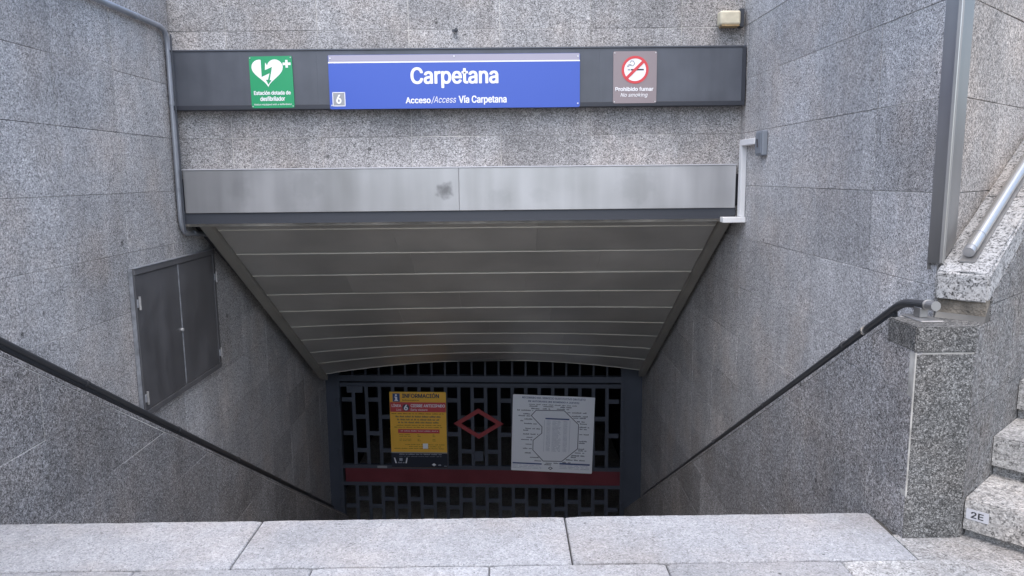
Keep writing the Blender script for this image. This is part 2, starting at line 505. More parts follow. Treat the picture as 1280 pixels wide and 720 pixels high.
clad(wl, Vector((XL, 0, 0)), Y, Z, X, VL, ZROWS(-4.2, TOP), [(1, 0, 3.24), (0, -1, -(LZ-.10))], 'wall')
clad(wl, Vector((XL, 0, 0)), Y, Z, X, VL, ZROWS(-4.2, TOP), [(-1, 0, -3.24), low_cut(0)], 'wall')
setp(wl)
wr = thing('granite_wall', 'tall speckled grey granite side wall on the right, between the entrance and the steel post', 'wall', (XR, 5, 0))
wall_core(wr, [(XR+.0025, 3.395, -4.5), (XR+.0025, 11.3, -4.5), (XR+.0025, 11.3, TOP), (XR+.0025, 3.395, TOP)], (.27, .31, 0))
clad(wr, Vector((XR, 0, 0)), Y, Z, -X, VR, ZROWS(-4.2, TOP), [low_cut(0)], 'wall')
setp(wr)
wb = thing('granite_wall', 'speckled granite wall over the entrance, behind the blue station sign', 'wall', (0, YB, 1.3))
wall_core(wb, [(XL+.001, YB+.0025, 1.20), (XR-.001, YB+.0025, 1.20), (XR-.001, YB+.0025, TOP), (XL+.001, YB+.0025, TOP)], (0, .32, 0))
clad(wb, Vector((0, YB, 0)), X, Z, -Y, grid(XL, -.03-.75*4, .75, XR), grid(1.25, COURSE0-COURSE*4, COURSE, TOP), [], 'shaded_lintel_granite')
setp(wb)

def low_wall(xf, xw, side, label):
    """low wall with a sloping top that carries the handrail; xf = visible face, xw = upper wall behind"""
    o = thing('stair_wall', label, 'wall', (xf, 3.3, 0))
    s = 1 if xw > xf else -1
    y0 = PY+.006 if side == 'R' else 2.2
    back = [(y0, -4.5), (11.0, -4.5), (11.0, zl(11.0)-.012), (KN, LZ-.012), (y0, LZ-.012)]
    y1 = 11.0
    bm = bmesh.new(); prism(bm, [(xf+s*.0025, a, b) for a, b in back], (xw-xf-s*.005, 0, 0))
    mesh_obj('mortar_bed', bm, 'mortar', o)
    cuts = [(SL, 1, LZ+SL*KN-.030), (0, 1, LZ-.030)]
    us = grid(y0-.006, y0+.35 if side == 'R' else y0+.2, .74, y1)
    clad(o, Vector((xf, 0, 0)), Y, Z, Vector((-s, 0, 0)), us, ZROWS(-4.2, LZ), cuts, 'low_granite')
    # capping stones: face strip + flat / sloping top
    for k, (a, b) in enumerate(zip([y0-.006, KN]+[KN+.9*i for i in range(1, 9)], [KN]+[KN+.9*i for i in range(1, 9)]+[y1])):
        za, zb = zl(a), zl(b)
        bm = bmesh.new()
        g = .0018
        dz = (zb-za)/(b-a)
        prism(bm, [(xf-s*.001, a+g, za-.0285+dz*g), (xf-s*.001, b-g, zb-.0285-dz*g), (xf-s*.001, b-g, zb-dz*g), (xf-s*.001, a+g, za+dz*g)], (xw-xf-s*.001, 0, 0))
        bmesh.ops.bevel(bm, geom=bm.edges[:], offset=.004, segments=1, affect='EDGES')
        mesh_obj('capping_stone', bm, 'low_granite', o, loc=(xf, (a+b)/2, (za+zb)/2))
    return o
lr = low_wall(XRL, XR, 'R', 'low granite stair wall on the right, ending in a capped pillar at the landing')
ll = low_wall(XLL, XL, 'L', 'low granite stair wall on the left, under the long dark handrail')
# pillar front of the right low wall
P0 = Vector((XRL, PY, 0))
for (u0_, u1_, v0_, v1_) in ((.0055, PB.x-XRL, -.01, .829),):
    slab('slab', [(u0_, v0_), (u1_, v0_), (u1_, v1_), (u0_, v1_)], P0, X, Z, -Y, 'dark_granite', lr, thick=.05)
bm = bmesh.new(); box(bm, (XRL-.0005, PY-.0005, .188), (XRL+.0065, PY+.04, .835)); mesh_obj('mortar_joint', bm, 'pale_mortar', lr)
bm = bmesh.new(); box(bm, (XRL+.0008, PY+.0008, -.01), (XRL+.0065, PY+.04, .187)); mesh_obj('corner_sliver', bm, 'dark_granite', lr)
bm = bmesh.new(); box(bm, (XRL+.003, PY+.003, .826), (1.999, PY+.05, .8355)); mesh_obj('mortar_joint', bm, 'pale_mortar', lr)
# pillar core, following the bend between the two stairs
bm = bmesh.new()
foot = PB + D*.12
pp = [(XRL+.006, PY+.006), (1.996, PY+.006), (foot.x-.008, foot.y+.006)]
prism(bm, [(a, b, -.3) for a, b in pp[:3]+[(UC.x-.002, UC.y+.004), (XRL+.1, 3.42)]], (0, 0, LZ-.012+.3))
mesh_obj('pillar_core', bm, 'mortar', lr)
# cap stone of the pillar
bm = bmesh.new()
cap = [(XRL-.003, PY-.003), (PB.x-.002, PY-.003), (BC.x-.012, BC.y+.006), (UC.x-.003, UC.y+.0), (UC.x-.003, KN), (XRL-.003, KN)]
prism(bm, [(a, b, .836) for a, b in cap], (0, 0, LZ+.002-.836))
bmesh.ops.bevel(bm, geom=[e for e in bm.edges], offset=.005, segments=2, affect='EDGES')
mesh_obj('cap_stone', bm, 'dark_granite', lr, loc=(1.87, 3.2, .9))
setp(lr); setp(ll)
for c in list(lr.children):
    if c.name.startswith('capping_stone') and c.location.y < 3.3: bpy.data.objects.remove(c)

# ------------------------------------------------------------------ side: upper wall, coping, steps
CS = .51
def pt(s, off, z):
    """s along the side stairs from the upper corner, off away from the upper wall"""
    q = UC + D*s + N*off; return Vector((q.x, q.y, z))
ws = thing('granite_wall', 'granite wall, tinted by painted warm light, right of the steel post, above the sloping coping', 'wall', (UC.x, UC.y, 0))
bm = bmesh.new(); prism(bm, [pt(.036, -.006, .5), pt(6, -.006, .5), pt(6, -.006, TOP+1.5), pt(.036, -.006, TOP+1.5)], Vector((.0, .25, 0)))
mesh_obj('mortar_bed', bm, 'mortar', ws)
clad(ws, UC.copy(), D, Z, N, grid(.034, .616-.74, .74, 6), ZROWS(.9, TOP+1.5), [(CS, -1, -.99)], 'warm_bounce_granite')
setp(ws)
cw = thing('coping_wall', 'low granite wall with rough sloping coping beside the side steps', 'wall', (BC.x, BC.y, 0))
# side face below the coping
s0 = (PB-BC).dot(D)
def b_plane(s, z): q = BC + D*s; return Vector((q.x, q.y, z))
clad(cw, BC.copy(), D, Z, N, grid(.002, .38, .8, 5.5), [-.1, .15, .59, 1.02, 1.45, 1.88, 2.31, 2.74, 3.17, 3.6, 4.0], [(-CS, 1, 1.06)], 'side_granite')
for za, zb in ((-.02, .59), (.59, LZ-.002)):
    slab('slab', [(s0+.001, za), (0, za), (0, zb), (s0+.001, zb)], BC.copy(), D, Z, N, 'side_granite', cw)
bm = bmesh.new()
prism(bm, [b_plane(s0+.004, -.1)-N*.006, b_plane(5.5, -.1)-N*.006, b_plane(5.5, 1.03+CS*5.5)-N*.006, b_plane(.01, 1.03)-N*.006, b_plane(s0+.004, .83)-N*.006], -N*(CWID-.014))
mesh_obj('mortar_bed', bm, 'mortar', cw)
a = -.07
for L in (.62, .9, .9, .9, .9, .9):
    bm = bmesh.new(); g = .002
    q = [(a+g, 1.065+CS*a), (a+L-g, 1.065+CS*(a+L)), (a+L-g, 1.195+CS*(a+L)), (a+g, 1.195+CS*a)]
    prism(bm, [pt(s_, .001, z_) for s_, z_ in q], N*(CWID+.002))
    bmesh.ops.bevel(bm, geom=bm.edges[:], offset=.009, segments=2, affect='EDGES')
    if a < 0:
        bmesh.ops.subdivide_edges(bm, edges=[e for e in bm.edges if e.calc_length() > .08], cuts=3, use_grid_fill=True)
        for v in bm.verts: v.co += Vector([random.uniform(-.0022, .0022) for _ in range(3)])
    mesh_obj('coping_stone', bm, 'coping', cw, loc=pt(a+L/2, CWID/2, 1.13+CS*(a+L/2)))
    a += L
bm = bmesh.new()
prism(bm, [pt(-.045, .012, LZ-.01), pt(.5, .012, LZ-.01), pt(.5, .012, 1.05+CS*.5), pt(-.045, .012, 1.05)], N*(CWID-.02))
mesh_obj('mortar_bed', bm, 'old_mortar', cw)
setp(cw)

sw = thing('side_steps', 'weathered granite steps climbing away to the right of the pillar', 'steps', (2.3, 3.1, 0))
RIS, TRD = .195, .36
for k in range(11):
    s_ = s0 + .022 + TRD*k
    zt = .172 + RIS*k
    q = BC + D*s_ + N*.004
    bm = bmesh.new()
    A, B_ = q, q + N*2.6
    prism(bm, [Vector((A.x, A.y, zt-.142)), Vector((B_.x, B_.y, zt-.142)), Vector((B_.x, B_.y, zt)), Vector((A.x, A.y, zt))], D*(TRD+.06))
    bmesh.ops.subdivide_edges(bm, edges=[e for e in bm.edges if abs((e.verts[0].co-e.verts[1].co).normalized().dot(N)) > .9], cuts=22)
    for v in bm.verts:
        if (v.co-A).dot(D) < .01 and v.co.z > zt-.01:
            v.co += D*random.uniform(.001, .008) + Z*-random.uniform(0, .004)
    bmesh.ops.bevel(bm, geom=[e for e in bm.edges if all((v.co-A).dot(D) < .012 and v.co.z > zt-.02 for v in e.verts)], offset=.006, segments=2, affect='EDGES')
    mesh_obj('step', bm, 'step', sw, loc=q + Z*zt)
    bm = bmesh.new()
    A = q + D*.035
    B_ = A + N*2.6
    prism(bm, [Vector((A.x, A.y, zt-RIS-.05)), Vector((B_.x, B_.y, zt-RIS-.05)), Vector((B_.x, B_.y, zt-.1425)), Vector((A.x, A.y, zt-.1425))], D*.3)
    mesh_obj('riser', bm, 'riser', sw, loc=q + Z*(zt-.16))
setp(sw)
# ------------------------------------------------------------------ steel post cladding the corner
K = Vector((1.972, 3.325, 0))
po = thing('corner_post', 'brushed steel angle post clad over the corner where the two granite walls meet', 'post', (K.x, K.y, 1.2))
t = .004
bm = bmesh.new()
prism(bm, [Vector((K.x, K.y, 1.19)), Vector((K.x, K.y+.12, 1.18)), Vector((K.x, K.y+.12, TOP)), Vector((K.x, K.y, TOP))], (.012, 0, 0))
mesh_obj('side_face', bm, 'post_steel', po)
bm = bmesh.new()
kz = K + D*.165
prism(bm, [Vector((K.x, K.y, 1.19)), Vector((kz.x, kz.y, 1.19+CS*.165)), Vector((kz.x, kz.y, TOP)), Vector((K.x, K.y, TOP))], -N*.012+Vector((.0, .0, 0)))
mesh_obj('front_face', bm, 'post_steel', po)
bm = bmesh.new(); tube(bm, [(K.x+.002, K.y, 1.19), (K.x+.002, K.y, TOP)], .0022, 6)
mesh_obj('corner_bead', bm, 'rail_steel', po)
bm = bmesh.new()      # returns to the wall, so the cladding is a closed section
prism(bm, [Vector((K.x+.001, K.y+.12, 1.15)), Vector((XR+.001, K.y+.12, 1.15)), Vector((XR+.001, K.y+.12, TOP)), Vector((K.x+.001, K.y+.12, TOP))], (0, -.004, 0))
mesh_obj('edge_return', bm, 'post_steel', po)
bm = bmesh.new()
prism(bm, [kz+Z*(1.19+CS*.165)-N*.001, kz-N*.04+Z*(1.19+CS*.165), kz-N*.04+Z*TOP, kz-N*.001+Z*TOP], -D*.004)
mesh_obj('edge_return', bm, 'post_steel', po)
setp(po)

# ------------------------------------------------------------------ handrails
def handrail(x, label, y_end, wallside):
    o = thing('handrail', label, 'handrail', (x, 3.3, LZ))
    knee = (x, 3.44, .992)
    zr = lambda y: .992-.60*(y-3.44)
    start = 3.17 if wallside > 0 else 2.6
    pth = round_path([(x, start+.06, 1.017), knee, (x, y_end, zr(y_end))], .06, 6)
    bm = bmesh.new(); tube(bm, pth, .020, 16); mesh_obj('rail', bm, 'rail', o, smooth=False)
    bm = bmesh.new(); tube(bm, [(x, start, 1.022), (x, start+.062, 1.017)], .0215, 18); mesh_obj('end_cap', bm, 'post_steel', o)
    bm = bmesh.new(); tube(bm, [(x, start+.060, 1.0175), (x, start+.068, 1.0165)], .0235, 18); mesh_obj('collar', bm, 'rail_steel', o)
    # flat dark strip under the sloping tube
    bm = bmesh.new()
    prism(bm, [(x-.012, 3.5, zr(3.5)-.045), (x-.012, y_end, zr(y_end)-.045), (x-.012, y_end, zr(y_end)-.022), (x-.012, 3.5, zr(3.5)-.022)], (.024, 0, 0))
    mesh_obj('under_strip', bm, 'rail_strip', o)
    y = 4.0 if wallside > 0 else 4.5
    dirv = Vector((0, 1, -.60)).normalized()
    bm = bmesh.new(); c0 = Vector((x, 3.78 if wallside > 0 else 3.3, zr(3.78))); tube(bm, [c0, c0+dirv*.012], .026, 16); mesh_obj('collar', bm, 'rail_steel', o)
    while y < y_end-.4:
        bm = bmesh.new()
        prism(bm, [(x-.02, y-.025, zl(y-.025)-.01), (x+.02, y-.025, zl(y-.025)-.01), (x+.02, y+.025, zl(y+.025)-.01), (x-.02, y+.025, zl(y+.025)-.01)], (0, 0, zr(y)-zl(y)-.02))
        mesh_obj('bracket', bm, 'rail_strip', o)
        bm = bmesh.new(); c0 = Vector((x, y, zr(y))); tube(bm, [c0, c0+dirv*.03], .025, 12); mesh_obj('sleeve', bm, 'rail', o)
        y += 1.2
    mesh_obj('bracket', bbox((x-.018, 3.255, LZ+.008), (x+.018, 3.315, 1.0), .004), 'post_steel', o)
    mesh_obj('base_plate', bbox((x-.05, 3.185, LZ+.0005), (x+.05, 3.36, LZ+.0085), .003), 'post_steel', o)
    setp(o)
handrail(1.868, 'dark tubular handrail on the right stair wall, its steel end resting on the capped pillar', 9.75, 1)
handrail(-2.622, 'long dark tubular handrail running down the left stair wall past the metal cabinet', 10.5, -1)

sr = thing('handrail', 'polished stainless steel handrail climbing the rough coping beside the side steps', 'handrail', tuple(pt(.1, .12, 1.19)))
zc = lambda s: 1.195+CS*s
bm = bmesh.new(); tube(bm, [pt(.04, .102, zc(.04)+.042), pt(5, .102, zc(5)+.042)], .0265, 20, True)
mesh_obj('rail', bm, 'rail_steel', sr, smooth=False)
bm = bmesh.new(); tube(bm, [pt(.012, .102, zc(.012)+.042), pt(.044, .102, zc(.044)+.042)], .0245, 20, True); mesh_obj('end_cap', bm, 'steel', sr)
bm = bmesh.new(); tube(bm, [pt(.14, .102, zc(.14)+.042), pt(.146, .102, zc(.146)+.042)], .0275, 20, True); mesh_obj('collar', bm, 'steel', sr)
bm = bmesh.new(); prism(bm, [pt(.0, .072, zc(.0)+.002), pt(5, .072, zc(5)+.002), pt(5, .072, zc(5)+.008), pt(.0, .072, zc(.0)+.008)], N*.062)
mesh_obj('base_plate', bm, 'post_steel', sr)
bm = bmesh.new(); prism(bm, [pt(.12, .089, zc(.12)+.009), pt(5, .089, zc(5)+.009), pt(5, .089, zc(5)+.03), pt(.12, .089, zc(.12)+.03)], N*.026)
mesh_obj('web', bm, 'post_steel', sr)
setp(sr)

# ------------------------------------------------------------------ canopy: steel fascia, dark lip, slatted soffit
fa = thing('canopy_fascia', 'long brushed steel fascia box spanning wall to wall over the stairs', 'fascia', (-.4, 6.25, 1.3))
YF = 6.25
FL, FR = -2.665, 1.925
for a, b in ((FL, -.3838), (-.3832, FR)):
    bm = bbox((a, YF, 1.318), (b, YF+.112, 1.672), .003)
    mesh_obj('steel_panel', bm, 'steel', fa, loc=((a+b)/2, YF, 1.5))
mesh_obj('top_flashing', bbox((FL-.004, YF-.006, 1.673), (FR+.004, YF+.117, 1.682)), 'plate', fa)
mesh_obj('lower_lip', bbox((FL-.02, YF+.015, 1.228), (FR+.01, YF+.10, 1.3175)), 'lip', fa)
setp(fa)

so_ = thing('canopy_soffit', 'dark metal slatted soffit sloping down under the fascia towards the gate', 'canopy', (-.33, 6.4, 1.2))
YS, ZS = 6.47, 1.205
def soff(y, xn):
    """height of the soffit at depth y, xn from -1 to 1 across: flat in front, arched at the far end"""
    t = (y-YS)/(10.1-YS)
    return ZS - SOFT*(y-YS) + .17*max(t, 0)**2.6*(1-xn*xn)
SX0, SX1 = -2.52, 1.85
rows = [6.352, 6.55, 6.95, 7.355, 7.755, 8.15, 8.55, 8.93, 9.315, 9.69, 10.08]
splits = [[.28], [.28, -1.0], [-.9, .9], [-1.6, .2], [-.5, 1.0], [-1.2, .5], [-.2], [-1.4, .7], [-.7, .8], [-.1]]
for i in range(len(rows)-1):
    y0, y1 = rows[i]+.004, rows[i+1]-.004
    xs_ = [SX0] + sorted(splits[i]) + [SX1]
    for a, b in zip(xs_, xs_[1:]):
        bm = bmesh.new()
        nseg = max(2, int((b-a)/.3))
        dn = random.uniform(-.002, .002)
        lo = []; hi = []
        for k in range(nseg+1):
            x = a+.0008+(b-a-.0016)*k/nseg; xn = (x-(SX0+SX1)/2)/((SX1-SX0)/2)
            lo.append([bm.verts.new((x, y, soff(y, xn)+dn+h)) for y, h in ((y0, .012), (y0+.006, 0), (y1-.006, 0), (y1, .012))])
        for k in range(nseg):
            for q in range(3):
                bm.faces.new((lo[k][q], lo[k+1][q], lo[k+1][q+1], lo[k][q+1]))
        r_ = bmesh.ops.extrude_face_region(bm, geom=bm.faces[:])
        bmesh.ops.translate(bm, verts=[v for v in r_['geom'] if isinstance(v, bmesh.types.BMVert)], vec=(0, 0, .02))
        mesh_obj('soffit_panel', bm, 'soffit', so_, loc=((a+b)/2, (y0+y1)/2, soff((y0+y1)/2, 0)))
    # bright folded edge showing in each joint
    bm = bmesh.new()
    prev = None
    ns = 14
    for k in range(ns+1):
        x = SX0+(SX1-SX0)*k/ns; xn = -1+2*k/ns
        y = rows[i+1]
        r4 = [bm.verts.new((x, y+dy, soff(y, xn)+dz)) for dy, dz in ((-.0055, -.004), (.0055, -.007), (.0055, .03), (-.0055, .03))]
        if prev:
            for q in range(4): bm.faces.new((prev[q], prev[(q+1) % 4], r4[(q+1) % 4], r4[q]))
        else: bm.faces.new(r4)
        prev = r4
    bm.faces.new(prev[::-1])
    mesh_obj('joint_strip', bm, 'soffit_edge', so_)
for a, b in ((-2.625, -2.525), (1.855, 1.945)):
    bm = bmesh.new()
    prism(bm, [(a, 6.36, soff(6.36, 1)+.02), (a, 10.2, soff(10.2, 1)+.02), (a, 10.2, soff(10.2, 1)-.05), (a, 6.36, soff(6.36, 1)-.05)], (b-a, 0, 0))
    bmesh.ops.bevel(bm, geom=bm.edges[:], offset=.006, segments=2, affect='EDGES')
    mesh_obj('side_trim', bm, 'soffit_trim', so_)
# infill over the soffit, closing it to the walls
bm = bmesh.new()
prism(bm, [(XL+.002, 6.36, 1.335), (XL+.002, 10.15, soff(10.15, 1)+.23), (XL+.002, 10.15, soff(10.15, 1)+.5), (XL+.002, 6.36, 1.60)], (XR-XL-.004, 0, 0))
mesh_obj('backing_board', bm, 'lip', so_)
setp(so_)

# ------------------------------------------------------------------ sign band + signs
YBN = 6.265
ba = thing('sign_band', 'long anthracite metal band across the wall that carries the station signs', 'sign board', (-.4, YBN, 2.4))
BL, BR = XL+.035, XR-.012
for a, b in ((BL, -1.52), (-1.5195, .78), (.7805, BR-.03)):
    mesh_obj('panel', bbox((a, YBN, 2.195), (b, YBN+.1, 2.62)), 'band', ba)
mesh_obj('edge_trim_or_shade', bbox((BL-.002, YBN-.008, 2.621), (BR, YBN+.103, 2.634), .002), 'band', ba)
mesh_obj('edge_trim_or_shade', bbox((BL-.002, YBN-.008, 2.158), (BR, YBN+.103, 2.1945), .002), 'band_shade_trim', ba)
mesh_obj('edge_trim_or_shade', bbox((BR-.0295, YBN-.009, 2.1948), (BR+.001, YBN+.103, 2.6208), .002), 'band_shade_trim', ba)
setp(ba)

import os
FONT = None
try:      # the sans serif that ships with Blender is nearer to the signs' lettering than the built-in face
    FONT = bpy.data.fonts.load(os.path.join(bpy.utils.system_resource('DATAFILES'), 'fonts', 'Inter.woff2'))
except Exception:
    FONT = None
def text_mesh(body, bold=0.0, shear=0.0):
    cu = bpy.data.curves.new('lettering', 'FONT'); cu.body = body; cu.size = 1; cu.shear = shear
    cu.resolution_u = 3
    if FONT: cu.font = FONT
    ob = bpy.data.objects.new('tmp', cu); C.objects.link(ob)
    bpy.context.view_layer.update()
    me = bpy.data.meshes.new_from_object(ob.evaluated_get(bpy.context.evaluated_depsgraph_get()))
    bpy.data.objects.remove(ob); bpy.data.curves.remove(cu)
    if bold:      # a heavier weight from overlapping copies, each a hair in front of the last
        bm = bmesh.new()
        for k, (dx, dy) in enumerate(((0, 0), (1, 0), (-1, 0), (.7, .5), (-.7, .5), (.7, -.5), (-.7, -.5), (0, .6), (0, -.6))):
            n0 = len(bm.verts); bm.from_mesh(me); bm.verts.ensure_lookup_table()
            for v in bm.verts[n0:]: v.co += Vector((dx*bold, dy*bold, .01*k))
        bm.to_mesh(me); bm.free()
    return me
class Sheet:
    """a flat printed sheet: local x right, local z up, origin at its top left; prints stand proud of it"""
    def __init__(s, name, label, cat, loc, W, H, base, thick=.004, roty=0.0, rotz=0.0, group=None):
        s.o = thing(name, label, cat, loc, group)
        s.o.rotation_euler = (0, roty, rotz); s.W, s.H = W, H; s.lay = {}; s.t = thick
        bm = bmesh.new(); box(bm, (0, 0, -H), (W, thick, 0))
        bmesh.ops.bevel(bm, geom=[e for e in bm.edges if abs(e.verts[0].co.y-e.verts[1].co.y) > 1e-5], offset=min(.006, W*.02), segments=2, affect='EDGES')
        p = mesh_obj('plate' if thick > .002 else 'sheet', bm, base, s.o)
    def get(s, name, m, d):
        k = (name, m, d)
        if k not in s.lay: s.lay[k] = bmesh.new()
        return s.lay[k]
    def poly(s, pts, m, name='print', d=1):
        bm = s.get(name, m, d)
        y = -.0007*d
        f = [bm.verts.new((u*s.W, y, -v*s.H)) for u, v in pts]
        bm.faces.new(f)
    def rect(s, u0_, v0_, u1_, v1_, m, name='print', d=1):
        s.poly([(u0_, v0_), (u1_, v0_), (u1_, v1_), (u0_, v1_)], m, name, d)
    def ring(s, u, v, r_out, r_in, m, name='print', d=1, n=36, asp=None):
        bm = s.get(name, m, d); y = -.0007*d
        a = [(math.cos(2*math.pi*k/n), math.sin(2*math.pi*k/n)) for k in range(n)]
        o = [bm.verts.new((u*s.W+r_out*c*s.W, y, -v*s.H+r_out*q*s.W)) for c, q in a]
        if r_in <= 0: bm.faces.new(o); return
        i_ = [bm.verts.new((u*s.W+r_in*c*s.W, y, -v*s.H+r_in*q*s.W)) for c, q in a]
        for k in range(n):
            j = (k+1) % n; bm.faces.new((o[k], o[j], i_[j], i_[k]))
    def line(s, pts, wd, m, name='print', d=1, closed=False):
        bm = s.get(name, m, d); y = -.0007*d
        q = [Vector((u*s.W, -v*s.H)) for u, v in pts]
        n = len(q) if closed else len(q)-1
        for i in range(n):
            a, b = q[i], q[(i+1) % len(q)]
            t_ = (b-a).normalized(); nn = Vector((-t_.y, t_.x))*wd/2
            a2, b2 = a-t_*wd*.3, b+t_*wd*.3
            bm.faces.new([bm.verts.new((p.x, y, p.y)) for p in (a2+nn, b2+nn, b2-nn, a2-nn)])
    def text(s, body, u0_, v0_, u1_, v1_, m, bold=.0, shear=0., name='lettering', d=2):
        me = text_mesh(body, bold, shear)
        xs_ = [v.co.x for v in me.vertices]; ys_ = [v.co.y for v in me.vertices]
        x0, x1, y0, y1 = min(xs_), max(xs_), min(ys_), max(ys_)
        sx = (u1_-u0_)*s.W/(x1-x0); sy = (v1_-v0_)*s.H/(y1-y0)
        mt = Matrix(((sx, 0, 0, u0_*s.W-x0*sx), (0, 0, -.0035, -.0007*d), (0, sy, 0, -v1_*s.H-y0*sy), (0, 0, 0, 1)))
        me.transform(mt)
        s.n = getattr(s, 'n', 0)+1; s.lay[(name, m, (d, s.n))] = b_ = bmesh.new(); b_.from_mesh(me); bpy.data.meshes.remove(me)
    def dashes(s, u0_, u1_, v, h, m, seed=0, name='small_print', d=1):
        """a line of lettering too small to read: word-long strokes"""
        rg = random.Random(seed*131+int(v*1000)); u = u0_
        bm = s.get(name, m, d)
        while u < u1_-.01:
            wd = min(rg.uniform(.03, .12), u1_-u)
            k = u
            while k < u+wd-.004:
                hh = h*rg.choice((.7, .7, 1)); s.rect(k, v-hh, min(k+.0085, u+wd), v, m, name, d); k += .0125
            u += wd+.018
    def screws(s, pos, r=.006):
        for u, v in pos:
            bm = bmesh.new()
            bmesh.ops.create_cone(bm, segments=10, radius1=r, radius2=r*.8, depth=.004, cap_ends=True,
                                  matrix=Matrix.Translation((u*s.W, -.002, -v*s.H)) @ Matrix.Rotation(R(90), 4, 'X'))
            mesh_obj('screw', bm, 'screw', s.o)
    def done(s):
        for (name, m, d), bm in s.lay.items():
            bmesh.ops.triangulate(bm, faces=[f for f in bm.faces if len(f.verts) > 4], ngon_method='EAR_CLIP')
            me = bpy.data.meshes.new(name); 
            for f in bm.faces:
                f.normal_update()
                if f.normal.y > 0: f.normal_flip()
            bm.to_mesh(me); bm.free(); me.materials.append(M[m])
            o = bpy.data.objects.new(name, me); C.objects.link(o); o.parent = s.o
            if name in ('small_print', 'timetable'): o['kind'] = 'stuff'
        return s.o

YSN = YBN-.0105
# station name sign
s = Sheet('station_sign', 'wide blue metro station name sign reading Carpetana', 'sign', (-1.425, YSN, 2.583), 2.045, .428, 'blue', .010)
s.rect(0.002, .004, .998, .125, 'lilac', 'top_stripe', 1)
s.rect(0.0, .1255, 1.0, .15, 'white', 'white_stripe', 1)
s.text('Carpetana', .325, .235, .675, .625, 'white', .026)
s.text('Acceso', .303, .79, .403, .905, 'white', .028)
s.text('/Access', .405, .775, .505, .915, 'white', .0, .25)
s.text('Vía Carpetana', .515, .765, .707, .94, 'white', .028)
s.rect(.013, .69, .061, .94, 'grey', 'line_badge', 1)
s.line([(.013, .69), (.061, .69), (.061, .94), (.013, .94)], .006, 'white', 'line_badge_border', 2, True)
s.text('6', .026, .73, .047, .90, 'white', .03, d=3)
s.screws([(.008, .06), (.992, .06), (.992, .93), (.008, .93), (.5, .04)], .007)
s.done()
# defibrillator sign
s = Sheet('defibrillator_sign', 'green defibrillator sign with white heart and lightning bolt', 'sign', (-2.065, YSN, 2.577), .348, .408, 'green', .010, roty=R(-.4))
hp = []
for k in range(49):
    t_ = 2*math.pi*k/48
    hx = 16*math.sin(t_)**3; hy = 13*math.cos(t_)-5*math.cos(2*t_)-2*math.cos(3*t_)-math.cos(4*t_)
    hp.append((.415+hx/16*.365, .33-(hy+2.5)/14.5*.27))
for a_, b_ in zip(hp, hp[1:]): s.poly([a_, b_, (.415, .36)], 'white', 'heart', 1)
for q in ([(.275, .03), (.385, .03), (.36, .265), (.275, .395)], [(.36, .265), (.53, .205), (.465, .325), (.275, .395)], [(.465, .325), (.53, .205), (.455, .47), (.415, .46)], [(.37, .45), (.50, .465), (.42, .55)]):
    s.poly(q, 'green', 'lightning_bolt', 2)
s.rect(.78, .125, .965, .175, 'white', 'cross', 1); s.rect(.845, .075, .90, .225, 'white', 'cross', 2)
s.text('Estación dotada de', .07, .665, .93, .745, 'white', .03)
s.text('desfibrilador', .21, .775, .79, .865, 'white', .03)
s.text('Station equipped with a defibrillator', .06, .915, .94, .955, 'white', .01)
s.screws([(.03, .03), (.97, .03), (.97, .97), (.03, .97)], .005)
s.done()
# no smoking sign
s = Sheet('no_smoking_sign', 'grey brown no smoking sign with red prohibition ring', 'sign', (.893, YSN, 2.593), .355, .412, 'taupe', .010)
s.ring(.5, .355, .262, 0, 'white', 'disc', 1)
s.ring(.5, .355, .31, .252, 'red', 'red_ring', 3)
s.line([(.32, .505), (.68, .205)], .024, 'red', 'red_ring', 4)
s.rect(.40, .340, .70, .368, 'black', 'cigarette', 2); s.rect(.33, .340, .385, .368, 'grey', 'cigarette_tip', 2)
pa = [(.33, .30), (.38, .27), (.45, .28), (.49, .24), (.46, .19), (.41, .185), (.385, .22)]
s.line(pa, .006, 'grey', 'smoke', 2); s.line([(.32, .29), (.36, .25), (.41, .26)], .006, 'grey', 'smoke', 2)
s.text('Prohibido fumar', .05, .685, .93, .765, 'white', .03)
s.text('No smoking', .17, .80, .80, .895, 'white', .008, .25)
s.screws([(.03, .03), (.97, .03), (.97, .97), (.03, .97)], .005)
s.done()

# ------------------------------------------------------------------ cabinet in the left wall
cb = thing('wall_cabinet', 'dark grey twin door metal cabinet set in the left granite wall above the handrail', 'cabinet', (XL, 6.15, .4))
cx = XL+.002
y0, y1, z0, z1 = 5.395, 6.91, -.165, .955
F_ = .045
mesh_obj('frame', bbox((cx, y0, z1-F_), (cx+.045, y1, z1), .003), 'cabinet', cb)
mesh_obj('frame', bbox((cx, y0, z0), (cx+.04, y1, z0+F_), .003), 'cabinet', cb)
mesh_obj('frame', bbox((cx, y0, z0+F_), (cx+.04, y0+F_, z1-F_), .003), 'cabinet', cb)
mesh_obj('frame', bbox((cx, y1-F_, z0+F_), (cx+.04, y1, z1-F_), .003), 'cabinet', cb)
mesh_obj('top_edge', bbox((cx, y0-.004, z1+.0005), (cx+.05, y1+.004, z1+.008), .002), 'cabinet_edge', cb)
mesh_obj('side_edge', bbox((cx, y0-.010, z0), (cx+.030, y0-.0005, z1), .002), 'cabinet_edge', cb)
for a, b in ((y0+F_+.003, 6.127), (6.139, y1-F_-.003)):
    d_ = mesh_obj('door', bbox((cx+.004, a, z0+F_+.003), (cx+.034, b, z1-F_-.003), .003), 'cabinet', cb)
mesh_obj('centre_strip', bbox((cx+.006, 6.1275, z0+F_+.004), (cx+.039, 6.1385, z1-F_-.004)), 'cabinet_edge', cb)
